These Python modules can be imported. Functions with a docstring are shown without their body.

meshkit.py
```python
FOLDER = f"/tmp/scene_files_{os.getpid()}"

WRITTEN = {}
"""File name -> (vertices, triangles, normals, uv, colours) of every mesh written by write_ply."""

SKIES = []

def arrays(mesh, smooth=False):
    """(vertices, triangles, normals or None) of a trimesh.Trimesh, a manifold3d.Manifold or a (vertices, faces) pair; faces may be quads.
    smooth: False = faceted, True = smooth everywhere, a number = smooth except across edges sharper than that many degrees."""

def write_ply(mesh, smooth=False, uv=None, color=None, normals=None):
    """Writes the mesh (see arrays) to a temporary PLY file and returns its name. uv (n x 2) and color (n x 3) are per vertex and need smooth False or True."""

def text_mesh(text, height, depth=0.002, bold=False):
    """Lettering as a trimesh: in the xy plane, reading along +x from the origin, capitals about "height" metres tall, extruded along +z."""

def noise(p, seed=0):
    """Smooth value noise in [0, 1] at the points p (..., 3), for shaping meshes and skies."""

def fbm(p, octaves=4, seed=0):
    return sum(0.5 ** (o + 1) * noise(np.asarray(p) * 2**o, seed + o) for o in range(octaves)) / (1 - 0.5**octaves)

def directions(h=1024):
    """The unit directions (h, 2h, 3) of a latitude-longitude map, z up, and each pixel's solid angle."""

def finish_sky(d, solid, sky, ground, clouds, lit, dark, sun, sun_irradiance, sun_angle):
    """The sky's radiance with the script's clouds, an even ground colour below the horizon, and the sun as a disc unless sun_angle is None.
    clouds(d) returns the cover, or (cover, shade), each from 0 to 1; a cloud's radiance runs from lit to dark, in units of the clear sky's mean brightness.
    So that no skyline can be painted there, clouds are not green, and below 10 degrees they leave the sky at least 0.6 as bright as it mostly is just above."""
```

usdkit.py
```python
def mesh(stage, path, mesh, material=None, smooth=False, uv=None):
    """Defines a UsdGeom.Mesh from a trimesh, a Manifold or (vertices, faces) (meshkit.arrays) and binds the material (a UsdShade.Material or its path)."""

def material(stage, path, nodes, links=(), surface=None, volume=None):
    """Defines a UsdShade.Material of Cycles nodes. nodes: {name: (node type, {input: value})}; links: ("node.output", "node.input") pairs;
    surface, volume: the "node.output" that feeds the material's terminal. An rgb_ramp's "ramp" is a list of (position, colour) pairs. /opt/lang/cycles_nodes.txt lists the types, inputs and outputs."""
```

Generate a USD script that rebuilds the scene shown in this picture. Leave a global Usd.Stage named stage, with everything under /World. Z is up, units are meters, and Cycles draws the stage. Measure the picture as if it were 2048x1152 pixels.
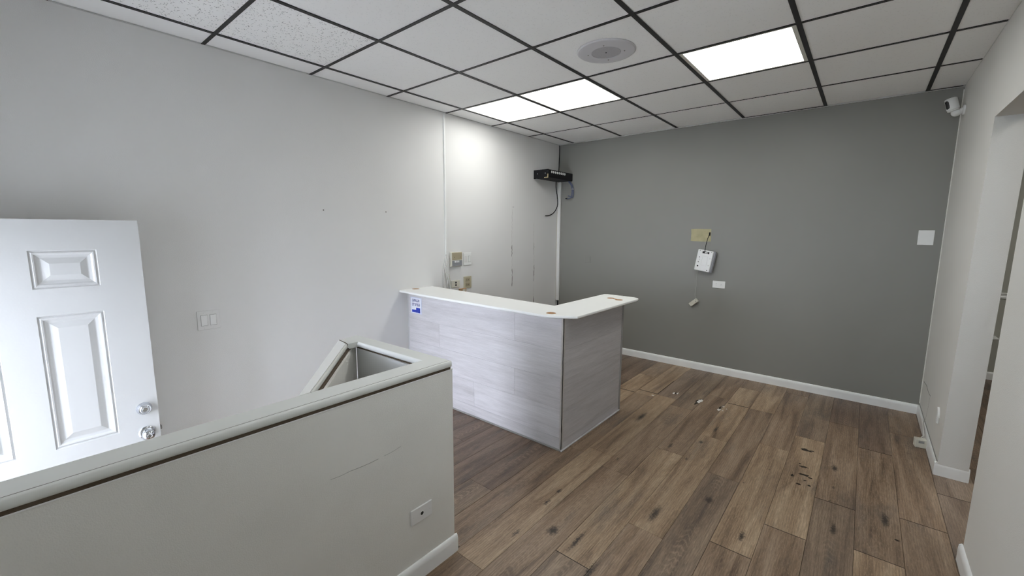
import math, random
import numpy as np, trimesh, usdkit, meshkit
from shapely.geometry import Polygon, box as sbox
from pxr import Usd, UsdGeom, UsdLux, UsdShade, Gf, Sdf

stage = Usd.Stage.CreateInMemory()
UsdGeom.SetStageUpAxis(stage, UsdGeom.Tokens.z)
UsdGeom.SetStageMetersPerUnit(stage, 1.0)
UsdGeom.Xform.Define(stage, '/World')
UsdGeom.Scope.Define(stage, '/World/Looks')

# ------------------------------------------------------------------ camera, sky, exposure
EXPOSURE = 0.38
LAMP = 5.8            # radiance of the ceiling lights' diffusers
LAMP_RIGHT = 7.5      # the single panel on the right
LAMP_FRONT = 5.4      # the panel above the camera
LAMP_OTHER = 11.0      # the light in the room beyond the opening
SKY = 4.6             # overcast sky outside the entry door and the shop window
YAW, PITCH, ROLL, FPX = 0.6930689, -0.1354486, 0.0059823, 846.302
EYE = (3.01488, -0.24237, 1.42652)
cy_, sy_ = math.cos(YAW), math.sin(YAW)
fwd = np.array([-sy_ * math.cos(PITCH), cy_ * math.cos(PITCH), math.sin(PITCH)])
rgt = np.array([cy_, sy_, 0.0]); upv = np.cross(rgt, fwd)
cr, sr = math.cos(ROLL), math.sin(ROLL)
rgt, upv = cr * rgt + sr * upv, -sr * rgt + cr * upv
cam = UsdGeom.Camera.Define(stage, '/World/camera')
cam.AddTransformOp().Set(Gf.Matrix4d(*rgt, 0, *upv, 0, *(-fwd), 0, *EYE, 1))
cam.CreateHorizontalApertureAttr(36.0)
cam.CreateFocalLengthAttr(36.0 * FPX / 2048)
cam.CreateClippingRangeAttr(Gf.Vec2f(0.02, 200))
cam.CreateExposureAttr(EXPOSURE)
dome = UsdLux.DomeLight.Define(stage, '/World/sky')
dome.CreateColorAttr(Gf.Vec3f(0.88, 0.95, 1.10)); dome.CreateIntensityAttr(SKY)
SUN = 28.0
sun = UsdLux.DistantLight.Define(stage, '/World/sun')      # high sun along the street, it lights the pavement outside the door
sun.CreateAngleAttr(0.53); sun.CreateIntensityAttr(SUN); sun.CreateColorAttr(Gf.Vec3f(1.0, 0.99, 0.97))
sd = np.array([0.55, -0.06, -0.83]); sd /= np.linalg.norm(sd); sx_ = np.cross([0, 1.0, 0], -sd); sx_ /= np.linalg.norm(sx_); sy_v = np.cross(-sd, sx_)
sun.AddTransformOp().Set(Gf.Matrix4d(*sx_, 0, *sy_v, 0, *(-sd), 0, 0, 0, 10, 1))

# ------------------------------------------------------------------ helpers
H = 2.46655                    # ceiling height
YB, XR, XR2 = 4.281, 3.4598, 3.588   # back wall, right wall and its far side
YF = -0.67                     # front wall (behind the camera)
ZE = -0.575                    # the entry's lower floor
OY0, OY1, OZ = 2.30, 3.187, 2.012   # opening in the right wall
G, GX0 = 0.6096, 0.2134        # ceiling grid
names = {}

def path_for(parent, name):
    base = (parent if isinstance(parent, str) else str(parent.GetPath())) if parent is not None else '/World'
    n = names.get((base, name), 0); names[(base, name)] = n + 1
    return base + '/' + (name if n == 0 else '%s_%03d' % (name, n))

def data(p, label=None, cat=None, group=None, kind=None):
    for k, v in (('label', label), ('category', cat), ('group', group), ('kind', kind)):
        if v: p.SetCustomDataByKey(k, v)
    return p

def xf(name, label=None, cat=None, group=None, kind=None, parent=None):
    return data(UsdGeom.Xform.Define(stage, path_for(parent, name)).GetPrim(), label, cat, group, kind)

def obj(name, mesh, mat, parent=None, label=None, cat=None, group=None, kind=None, smooth=30):
    return data(usdkit.mesh(stage, path_for(parent, name), mesh, mat, smooth=smooth).GetPrim(), label, cat, group, kind)

def cat_(*ms): return trimesh.util.concatenate([m for m in ms])

def bx(x0, x1, y0, y1, z0, z1, c=0.0):
    lo, hi = np.minimum((x0, y0, z0), (x1, y1, z1)), np.maximum((x0, y0, z0), (x1, y1, z1))
    if c <= 0:
        m = trimesh.creation.box(hi - lo); m.apply_translation((lo + hi) / 2); return m
    c = min(c, (hi - lo).min() * 0.45)
    pts = []
    for i in range(8):
        s = np.array([i & 1, i >> 1 & 1, i >> 2 & 1]); v = np.where(s, hi, lo); d = np.where(s, -c, c)
        for a in range(3):
            w = v + d; w[a] = v[a]; pts.append(w)
    return trimesh.convex.convex_hull(np.array(pts))

def ext(poly, z0, z1):
    m = trimesh.creation.extrude_polygon(poly if isinstance(poly, Polygon) else Polygon(poly), z1 - z0, engine='earcut'); m.apply_translation((0, 0, z0)); return m

def rounded_ext(poly, z0, z1, r=0.004, steps=3):
    """extruded slab with rounded top and bottom edges"""
    poly = poly if isinstance(poly, Polygon) else Polygon(poly)
    parts, prev = [], None
    zs = [(z0 + r * (1 - math.cos(a)), r * (1 - math.sin(a))) for a in np.linspace(0, math.pi / 2, steps)] + [(z1 - r * (1 - math.sin(a)), r * (1 - math.cos(a))) for a in np.linspace(0, math.pi / 2, steps)]
    ring0 = np.array(poly.exterior.coords)[:-1]
    loops = []
    for z, ins in zs:
        loops.append((z, inset_loop(ring0, ins)))
    n = len(ring0); v = np.vstack([np.c_[l, np.full(n, z)] for z, l in loops]); f = []
    for k in range(len(loops) - 1):
        for i in range(n):
            a, b = k * n + i, k * n + (i + 1) % n; f += [[a, b, b + n], [a, b + n, a + n]]
    cap = trimesh.creation.triangulate_polygon(Polygon(loops[-1][1]), engine='earcut')
    cv, cf = np.asarray(cap[0]), np.asarray(cap[1])
    m1 = trimesh.Trimesh(np.c_[cv, np.full(len(cv), z1)], cf, process=False)
    cap = trimesh.creation.triangulate_polygon(Polygon(loops[0][1]), engine='earcut'); cv, cf = np.asarray(cap[0]), np.asarray(cap[1])
    m0 = trimesh.Trimesh(np.c_[cv, np.full(len(cv), z0)], cf[:, ::-1], process=False)
    m = cat_(trimesh.Trimesh(v, f, process=False), m0, m1); m.merge_vertices(); m.fix_normals(); return m

def inset_loop(p, d):
    p = np.asarray(p, float)
    if d <= 1e-9: return p.copy()
    area = 0.5 * np.sum(p[:, 0] * np.roll(p[:, 1], -1) - np.roll(p[:, 0], -1) * p[:, 1])
    s = 1 if area > 0 else -1
    out = []
    for i in range(len(p)):
        a, b, c = p[i - 1], p[i], p[(i + 1) % len(p)]
        u, w = (b - a) / np.linalg.norm(b - a), (c - b) / np.linalg.norm(c - b)
        n1, n2 = s * np.array([-u[1], u[0]]), s * np.array([-w[1], w[0]])
        k = n1 + n2; out.append(b + d * k / max(0.35, 0.5 * (k @ k)) if (k @ k) > 1e-6 else b + d * n1)
    return np.array(out)

def lathe(profile, n=40):
    m = trimesh.creation.revolve(np.array(profile, float), sections=n); m.fix_normals(); return m

def orient(m, d, loc=(0, 0, 0)):
    m = m.copy(); m.apply_transform(trimesh.geometry.align_vectors([0, 0, 1], d)); m.apply_translation(loc); return m

def cyl(r, p0, p1, n=20):
    p0, p1 = np.array(p0, float), np.array(p1, float); L = np.linalg.norm(p1 - p0)
    m = trimesh.creation.cylinder(radius=r, height=L, sections=n); m.apply_translation((0, 0, L / 2)); return orient(m, (p1 - p0) / L, p0)

def smooth_path(pts, k=8):
    p = np.array(pts, float); q = np.vstack([2 * p[0] - p[1], p, 2 * p[-1] - p[-2]]); out = []
    for i in range(1, len(q) - 2):
        for t in np.linspace(0, 1, k, endpoint=False):
            a, b, c, d = q[i - 1:i + 3]
            out.append(0.5 * (2 * b + (c - a) * t + (2 * a - 5 * b + 4 * c - d) * t * t + (3 * b - a - 3 * c + d) * t ** 3))
    return np.array(out + [p[-1]])

def tube(pts, r, sides=8, k=8):
    p = smooth_path(pts, k) if len(pts) > 2 else np.array(pts, float)
    t = np.gradient(p, axis=0); t /= np.linalg.norm(t, axis=1, keepdims=True) + 1e-12
    a = np.cross(t[0], [0.3, 0.5, 0.8]); fr = []
    for ti in t:
        a = a - ti * (a @ ti); a /= np.linalg.norm(a); fr.append((a, np.cross(ti, a)))
    ang = np.arange(sides) * 2 * math.pi / sides
    v = np.vstack([p[i] + r * (np.cos(ang)[:, None] * fr[i][0] + np.sin(ang)[:, None] * fr[i][1]) for i in range(len(p))]); f = []
    for i in range(len(p) - 1):
        for j in range(sides):
            x, y = i * sides + j, i * sides + (j + 1) % sides; f += [[x, y, y + sides], [x, y + sides, x + sides]]
    n = len(v); v = np.vstack([v, p[0], p[-1]])
    for j in range(sides): f += [[n, (j + 1) % sides, j], [n + 1, n - sides + j, n - sides + (j + 1) % sides]]
    m = trimesh.Trimesh(v, f, process=False); m.fix_normals(); return m

def prism(profile, axis, a0, a1):
    """extrude a 2-D profile (u,v) along an axis: 'x' -> (y,z) profile, 'y' -> (x,z) profile"""
    m = ext(Polygon(profile), a0, a1)
    v = m.vertices.copy()
    m.vertices = np.c_[v[:, 2], v[:, 0], v[:, 1]] if axis == 'x' else np.c_[v[:, 0], v[:, 2], v[:, 1]]
    m.fix_normals(); return m

# wall-mounted things are modelled with their back on z=0 in (u right, v up, w out of the wall) and then turned onto a wall
def on_wall(m, wall, u, v, roll=0.0, off=0.0):
    m = m.copy()
    if roll: m.apply_transform(trimesh.transformations.rotation_matrix(roll, [0, 0, 1]))
    p = m.vertices.copy(); p[:, 2] += off
    if wall == 'left':  q = np.c_[p[:, 2], u + p[:, 0], v + p[:, 1]]
    if wall == 'back':  q = np.c_[u + p[:, 0], YB - p[:, 2], v + p[:, 1]]
    if wall == 'right': q = np.c_[XR - p[:, 2], u - p[:, 0], v + p[:, 1]]
    if wall == 'half':  q = np.c_[1.719 + p[:, 2], u + p[:, 0], v + p[:, 1]]
    if wall == 'counter': q = np.c_[u + p[:, 0], 1.958 - p[:, 2], v + p[:, 1]]
    m.vertices = q; m.fix_normals(); return m

def plate(w, h, t=0.006, r=0.002): return bx(-w / 2, w / 2, -h / 2, h / 2, 0, t, r)

# ------------------------------------------------------------------ materials
def srgb(r, g, b): return tuple(((c / 255) / 12.92 if c / 255 < 0.04045 else ((c / 255 + 0.055) / 1.055) ** 2.4) for c in (r, g, b))

def mat(name, color, rough=0.5, metal=0.0, bump=0.0, bscale=200, mottling=0.0, mscale=3, spec=0.5, **kw):
    nd = {'p': ('principled_bsdf', {'base_color': color, 'roughness': rough, 'metallic': metal, 'specular_ior_level': spec, **kw})}; ln = []
    if bump or mottling: nd['g'] = ('geometry', {})
    if bump:
        nd['n'] = ('noise_texture', {'scale': bscale, 'detail': 3.0}); nd['b'] = ('bump', {'strength': bump, 'distance': 0.002})
        ln += [('g.position', 'n.vector'), ('n.fac', 'b.height'), ('b.normal', 'p.normal')]
    if mottling:
        nd['m'] = ('noise_texture', {'scale': mscale, 'detail': 4.0})
        nd['r'] = ('rgb_ramp', {'ramp': [(0.3, tuple(c * (1 - mottling) for c in color)), (0.7, tuple(min(1, c * (1 + mottling)) for c in color))]})
        ln += [('g.position', 'm.vector'), ('m.fac', 'r.fac'), ('r.color', 'p.base_color')]
    return usdkit.material(stage, '/World/Looks/' + name, nd, ln, surface='p.BSDF')

M = {}
M['wall_white'] = mat('wall_white', (0.79, 0.79, 0.78), 0.55, bump=0.25, bscale=260, mottling=0.015, mscale=1.5)
M['wall_grey'] = mat('wall_grey', (0.265, 0.263, 0.243), 0.42, bump=0.3, bscale=260, mottling=0.02, mscale=2)
M['wall_light'] = mat('wall_light', (0.79, 0.785, 0.75), 0.6, bump=0.3, bscale=260, mottling=0.02, mscale=2)
M['wall_half'] = mat('wall_half', (0.77, 0.76, 0.715), 0.6, bump=0.35, bscale=300, mottling=0.03, mscale=4)
M['wall_other'] = mat('wall_other', (0.42, 0.42, 0.37), 0.6, bump=0.2)
M['white_trim'] = mat('white_trim', (0.88, 0.89, 0.88), 0.35, mottling=0.03, mscale=9, bump=0.1, bscale=60)
M['cap_white'] = mat('cap_white', (0.74, 0.755, 0.72), 0.3, mottling=0.02, mscale=6)
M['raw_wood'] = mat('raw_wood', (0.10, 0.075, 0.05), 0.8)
M['door_white'] = mat('door_white', (0.585, 0.59, 0.585), 0.4, bump=0.08, bscale=120)
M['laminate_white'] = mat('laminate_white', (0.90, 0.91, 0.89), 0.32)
M['chrome'] = mat('chrome', (0.62, 0.64, 0.68), 0.16, 1.0)
M['steel_dark'] = mat('steel_dark', (0.25, 0.24, 0.22), 0.4, 0.8)
M['plastic_white'] = mat('plastic_white', (0.86, 0.87, 0.86), 0.35)
M['plastic_grey_white'] = mat('plastic_grey_white', (0.78, 0.78, 0.77), 0.4)
M['plastic_shadow'] = mat('plastic_shadow', (0.34, 0.34, 0.33), 0.5)
M['plastic_beige'] = mat('plastic_beige', (0.50, 0.46, 0.33), 0.45)
M['plastic_tan'] = mat('plastic_tan', (0.40, 0.35, 0.24), 0.45)
M['plastic_grey'] = mat('plastic_grey', (0.27, 0.28, 0.30), 0.45)
M['plastic_black'] = mat('plastic_black', (0.008, 0.008, 0.010), 0.55, spec=0.25)
M['wire_dull'] = mat('wire_dull', (0.42, 0.41, 0.38), 0.5)
M['ivory'] = mat('ivory', (0.68, 0.66, 0.57), 0.4)
M['hole_black'] = mat('hole_black', (0.01, 0.01, 0.01), 0.7)
M['grid_black'] = mat('grid_black', (0.012, 0.012, 0.013), 0.5)
M['grid_white'] = mat('grid_white', (0.62, 0.62, 0.61), 0.5)
M['chipboard'] = mat('chipboard', (0.36, 0.19, 0.085), 0.8, mottling=0.3, mscale=120)
M['cardboard'] = mat('cardboard', (0.42, 0.27, 0.15), 0.7)
M['tape'] = mat('tape', (0.46, 0.42, 0.25), 0.6, mottling=0.12, mscale=14)
M['debris'] = mat('debris', (0.72, 0.70, 0.66), 0.8, mottling=0.2, mscale=60)
M['gouge'] = mat('gouge', (0.030, 0.022, 0.016), 0.8)
M['scuff'] = mat('scuff', (0.16, 0.15, 0.13), 0.8)
M['scuff_faint'] = mat('scuff_faint', (0.60, 0.59, 0.57), 0.7)
M['brass'] = mat('brass', (0.55, 0.46, 0.27), 0.4, 0.6)
M['speaker_white'] = mat('speaker_white', (0.62, 0.61, 0.63), 0.45)
M['sticker_white'] = mat('sticker_white', (0.82, 0.84, 0.90), 0.35)
M['sticker_pale'] = mat('sticker_pale', (0.66, 0.70, 0.84), 0.35)
M['sticker_navy'] = mat('sticker_navy', (0.02, 0.035, 0.20), 0.4)
M['sticker_blue'] = mat('sticker_blue', (0.012, 0.04, 0.42), 0.35)
M['cable_blue'] = mat('cable_blue', (0.12, 0.14, 0.24), 0.5)
M['cable_white'] = mat('cable_white', (0.72, 0.71, 0.68), 0.5)
M['counter_edge'] = mat('counter_edge', (0.30, 0.29, 0.28), 0.4)
M['counter_trim'] = mat('counter_trim', (0.50, 0.475, 0.44), 0.5, mottling=0.1, mscale=20)
M['counter_core'] = mat('counter_core', (0.5, 0.5, 0.5), 0.7)
M['subfloor'] = mat('subfloor', (0.05, 0.042, 0.035), 0.9)
M['concrete'] = mat('concrete', (0.45, 0.45, 0.44), 0.9, mottling=0.1)
M['fixture_metal'] = mat('fixture_metal', (0.70, 0.69, 0.62), 0.4)
M['caulk'] = mat('caulk', (0.30, 0.29, 0.27), 0.7)
M['lens_black'] = mat('lens_black', (0.01, 0.01, 0.012), 0.12)
M['diffuser'] = usdkit.material(stage, '/World/Looks/diffuser', {'e': ('emission', {'color': (1.0, 1.0, 0.965), 'strength': LAMP})}, [], surface='e.emission')
M['diffuser_front'] = usdkit.material(stage, '/World/Looks/diffuser_front', {'e': ('emission', {'color': (1.0, 1.0, 0.965), 'strength': LAMP_FRONT})}, [], surface='e.emission')
M['diffuser_right'] = usdkit.material(stage, '/World/Looks/diffuser_right', {'e': ('emission', {'color': (1.0, 1.0, 0.965), 'strength': LAMP_RIGHT})}, [], surface='e.emission')
M['diffuser_other'] = usdkit.material(stage, '/World/Looks/diffuser_other', {'e': ('emission', {'color': (1.0, 0.99, 0.95), 'strength': LAMP_OTHER})}, [], surface='e.emission')
M['pane'] = usdkit.material(stage, '/World/Looks/pane', {'t': ('transparent_bsdf', {'color': (0.55, 0.57, 0.57)}), 'g': ('glossy_bsdf', {'roughness': 0.02, 'color': (0.9, 0.9, 0.9)}), 'f': ('fresnel', {'IOR': 1.45}), 'm': ('mix_closure', {})},
    [('f.fac', 'm.fac'), ('t.BSDF', 'm.closure1'), ('g.BSDF', 'm.closure2')], surface='m.closure')

def tile_mat(name, color, pits, seed):
    """mineral-fibre ceiling tile; pits: strength of the pin holes and fissures"""
    nd = {'g': ('geometry', {}), 'v': ('voronoi_texture', {'scale': 95.0, 'randomness': 1.0}), 'n': ('noise_texture', {'scale': 38.0, 'detail': 4.0}), 'n2': ('noise_texture', {'scale': 700.0, 'detail': 2.0}),
          'd': ('math', {'math_type': 'less_than', 'value2': 0.30}), 'k': ('math', {'math_type': 'greater_than', 'value2': 0.50}), 'm': ('math', {'math_type': 'multiply'}), 'm2': ('math', {'math_type': 'multiply', 'value2': pits}),
          'c': ('mix_color', {'a': color, 'b': tuple(c * 0.42 for c in color)}), 'i': ('math', {'math_type': 'subtract', 'value1': 1.0}), 'a': ('math', {'math_type': 'multiply_add', 'value2': 0.25}),
          'b': ('bump', {'strength': 0.35, 'distance': 0.002}), 'p': ('principled_bsdf', {'roughness': 0.9, 'specular_ior_level': 0.2})}
    ln = [('g.position', 'v.vector'), ('g.position', 'n.vector'), ('g.position', 'n2.vector'), ('v.distance', 'd.value1'), ('n.fac', 'k.value1'), ('d.value', 'm.value1'), ('k.value', 'm.value2'), ('m.value', 'm2.value1'), ('m2.value', 'c.fac'), ('c.result', 'p.base_color'),
          ('m2.value', 'i.value2'), ('n2.fac', 'a.value1'), ('i.value', 'a.value3'), ('a.value', 'b.height'), ('b.normal', 'p.normal')]
    return usdkit.material(stage, '/World/Looks/' + name, nd, ln, surface='p.BSDF')
M['tile_pitted'] = tile_mat('tile_pitted', (0.95, 0.95, 0.935), 0.9, 1)
M['tile_plain'] = tile_mat('tile_plain', (0.95, 0.95, 0.935), 0.12, 2)
M['tile_smooth'] = tile_mat('tile_smooth', (0.95, 0.95, 0.935), 0.0, 3)

# knots printed on the floor planks: (x, y, half width, half length)
KNOTS = [(1.986, 1.315, .030, .040), (2.110, 1.330, .012, .10), (2.493, 2.047, .026, .036), (1.836, 1.592, .012, .03), (1.84, 1.473, .012, .03), (2.273, 2.681, .016, .022), (1.934, 2.113, .010, .016), (2.314, 1.751, .02, .09),
         (2.266, 2.396, .010, .014), (1.861, 1.184, .010, .035), (1.80, 2.80, .022, .12), (3.215, 2.45, .016, .07), (2.993, 2.87, .016, .05), (2.60, 2.35, .008, .012), (2.99, 2.46, .007, .01), (3.0, 2.62, .008, .012), (2.30, 2.95, .012, .06), (2.13, 2.50, .010, .05), (2.69, 1.86, .012, .05), (3.02, 2.2, .014, .06), (2.69, 2.60, .008, .012), (2.245, 1.20, .016, .09)]
PW_, PX_ = 0.1722, 3.4435
def plank_mat(name, light, mid, dark, grey=0.0, con=1.0, vee=0.0, knots=KNOTS, axis='y', rough=0.42, streaks=1.0):
    sc = (lambda a, b: (a, b, a)) if axis == 'y' else (lambda a, b: (b, a, a))
    nd = {'g': ('geometry', {}), 'o': ('object_info', {}), 'off': ('math', {'math_type': 'multiply', 'value2': 61.0}), 'ox': ('combine_xyz', {'z': 0.0}), 'pos': ('vector_math', {'math_type': 'add'}),
          'm1': ('mapping', {'mapping_type': 'point', 'scale': sc(16, 1.3)}), 'n1': ('noise_texture', {'scale': 1.0, 'detail': 5.0, 'roughness': 0.6, 'distortion': 0.6}),
          'm2': ('mapping', {'mapping_type': 'point', 'scale': sc(230, 16 if axis == 'y' and con > .9 else 9)}), 'n2': ('noise_texture', {'scale': 1.0, 'detail': 3.0, 'roughness': 0.65}),
          'm3': ('mapping', {'mapping_type': 'point', 'scale': sc(8, 1.7)}), 'n3': ('noise_texture', {'scale': 1.0, 'detail': 5.0, 'roughness': 0.62}),
          'm4': ('mapping', {'mapping_type': 'point', 'scale': sc(9, 0.8)}), 'w': ('wave_texture', {'wave_type': 'bands', 'bands_direction': 'x' if axis == 'y' else 'y', 'scale': 3.2, 'distortion': 5.0, 'detail': 2.0, 'detail_scale': 1.1}),
          'r1': ('rgb_ramp', {'ramp': [(0.28, tuple(c * (1 - .16 * con) for c in dark)), (0.46, mid), (0.66, tuple(c * (1 + .05 * con) for c in light))]}),
          'f2': ('map_range', {'from_min': 0.35, 'from_max': 0.7, 'to_min': 1 - 0.24 * con, 'to_max': 1 + 0.20 * con, 'clamp': True}),
          'fw': ('map_range', {'from_min': 0.0, 'from_max': 1.0, 'to_min': 1.0 - 0.10 * streaks, 'to_max': 1.06, 'clamp': True}),
          'f3': ('map_range', {'from_min': 0.54, 'from_max': 0.72, 'to_min': 0.0, 'to_max': (0.55 + 0.25 * grey) * con, 'clamp': True}),
          'fo': ('map_range', {'from_min': 0.0, 'from_max': 1.0, 'to_min': 1 - .06 * con, 'to_max': 1 + .06 * con}),
          'x1': ('mix_color', {'blend_type': 'mix', 'b': tuple(0.42 * sum(mid) / 3 * c for c in (1.0, 0.97, 0.96))}),
          'c1': ('combine_xyz', {}), 'v1': ('vector_math', {'math_type': 'multiply'}), 't1': ('math', {'math_type': 'multiply'}), 't2': ('math', {'math_type': 'multiply'}),
          'm5': ('mapping', {'mapping_type': 'point', 'scale': sc(520, 45)}), 'n5': ('noise_texture', {'scale': 1.0, 'detail': 2.0}), 'f5': ('map_range', {'from_min': 0.58, 'from_max': 0.72, 'to_min': 0.0, 'to_max': 0.45 * con, 'clamp': True}), 'x5': ('mix_color', {'b': tuple(min(0.9, c * 1.45) for c in light)}),
          'b': ('bump', {'strength': 0.18, 'distance': 0.0015}), 'p': ('principled_bsdf', {'roughness': rough, 'specular_ior_level': 0.4})}
    ln = [('o.random', 'off.value1'), ('off.value', 'ox.x'), ('off.value', 'ox.y'), ('g.position', 'pos.vector1'), ('ox.vector', 'pos.vector2'),
          ('pos.vector', 'm1.vector'), ('m1.vector', 'n1.vector'), ('pos.vector', 'm2.vector'), ('m2.vector', 'n2.vector'), ('pos.vector', 'm3.vector'), ('m3.vector', 'n3.vector'), ('pos.vector', 'm4.vector'), ('m4.vector', 'w.vector'),
          ('n1.fac', 'r1.fac'), ('n2.fac', 'f2.value'), ('w.fac', 'fw.value'), ('n3.fac', 'f3.value'), ('o.random', 'fo.value'), ('r1.color', 'x1.a'), ('f3.result', 'x1.fac'),
          ('f2.result', 't1.value1'), ('fw.result', 't1.value2'), ('t1.value', 't2.value1'), ('fo.result', 't2.value2'), ('t2.value', 'c1.x'), ('t2.value', 'c1.y'), ('t2.value', 'c1.z'),
          ('x1.result', 'v1.vector1'), ('c1.vector', 'v1.vector2'), ('n2.fac', 'b.height'), ('b.normal', 'p.normal')]
    ln += [('pos.vector', 'm5.vector'), ('m5.vector', 'n5.vector'), ('n5.fac', 'f5.value'), ('f5.result', 'x5.fac'), ('v1.vector', 'x5.a')]
    last = 'x5.result'
    if vee:      # cathedral grain: nested light chevrons down the middle of a plank
        nd |= {'sp': ('separate_xyz', {}), 'u0': ('math', {'math_type': 'multiply_add', 'value2': 1 / PW_, 'value3': 40.0 - PX_ / PW_}), 'u1': ('math', {'math_type': 'fraction'}), 'u2': ('math', {'math_type': 'subtract', 'value2': 0.47}), 'u3': ('math', {'math_type': 'absolute'}),
               'ya': ('math', {'math_type': 'multiply', 'value2': 150.0}), 'yb': ('math', {'math_type': 'multiply_add', 'value2': 26.0}), 'yc': ('math', {'math_type': 'multiply_add', 'value2': 26.0}), 'ys': ('math', {'math_type': 'sine'}),
               'q1': ('map_range', {'from_min': 0.25, 'from_max': 0.95, 'to_min': 0.0, 'to_max': 1.0, 'clamp': True}), 'q2': ('map_range', {'from_min': 0.09, 'from_max': 0.20, 'to_min': 1.0, 'to_max': 0.0, 'clamp': True}),
               'mv': ('mapping', {'mapping_type': 'point', 'scale': (2.0, 1.1, 1.0)}), 'nv': ('noise_texture', {'scale': 1.0, 'detail': 1.0}), 'q3': ('map_range', {'from_min': 0.46, 'from_max': 0.60, 'to_min': 0.0, 'to_max': 0.42 * vee, 'clamp': True}),
               'qa': ('math', {'math_type': 'multiply'}), 'qb': ('math', {'math_type': 'multiply'}), 'xv': ('mix_color', {'b': tuple(min(0.9, c * 1.5) for c in light)})}
        ln += [('g.position', 'sp.vector'), ('sp.x', 'u0.value1'), ('u0.value', 'u1.value1'), ('u1.value', 'u2.value1'), ('u2.value', 'u3.value1'), ('sp.y', 'ya.value1'), ('u3.value', 'yb.value1'), ('ya.value', 'yb.value3'), ('n1.fac', 'yc.value1'), ('yb.value', 'yc.value3'), ('yc.value', 'ys.value1'),
               ('ys.value', 'q1.value'), ('u3.value', 'q2.value'), ('pos.vector', 'mv.vector'), ('mv.vector', 'nv.vector'), ('nv.fac', 'q3.value'), ('q1.result', 'qa.value1'), ('q2.result', 'qa.value2'), ('qa.value', 'qb.value1'), ('q3.result', 'qb.value2'), ('qb.value', 'xv.fac'), (last, 'xv.a')]
        last = 'xv.result'
    if knots:
        nd['kn'] = ('noise_texture', {'scale': 75.0, 'detail': 4.0, 'roughness': 0.75}); nd['ks'] = ('vector_math', {'math_type': 'multiply_add', 'vector2': (0.05, 0.08, 0.0), 'vector3': (-0.025, -0.04, 0.0)})
        nd['kp'] = ('vector_math', {'math_type': 'add'}); ln += [('g.position', 'kn.vector'), ('kn.color', 'ks.vector1'), ('ks.vector', 'kp.vector1'), ('g.position', 'kp.vector2')]
        prev = None
        for i, (kx, ky, hx, hy) in enumerate(knots):
            nd[f'kd{i}'] = ('vector_math', {'math_type': 'multiply_add', 'vector2': (1 / hx, 1 / hy, 0), 'vector3': (-kx / hx, -ky / hy, 0)}); nd[f'kl{i}'] = ('vector_math', {'math_type': 'length'})
            ln += [('kp.vector', f'kd{i}.vector1'), (f'kd{i}.vector', f'kl{i}.vector1')]
            if prev: nd[f'ki{i}'] = ('math', {'math_type': 'minimum'}); ln += [(prev, f'ki{i}.value1'), (f'kl{i}.value', f'ki{i}.value2')]; prev = f'ki{i}.value'
            else: prev = f'kl{i}.value'
        nd['kr'] = ('map_range', {'from_min': 0.30, 'from_max': 1.1, 'to_min': 0.95, 'to_max': 0.0, 'clamp': True}); nd['kx'] = ('mix_color', {'b': (0.030, 0.022, 0.017)})
        ln += [(prev, 'kr.value'), ('kr.result', 'kx.fac'), (last, 'kx.a')]; last = 'kx.result'
    ln.append((last, 'p.base_color'))
    return usdkit.material(stage, '/World/Looks/' + name, nd, ln, surface='p.BSDF')
PLANK_TONE = 0.82
def tone(*c): return tuple(PLANK_TONE * x for x in srgb(*c))
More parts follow.
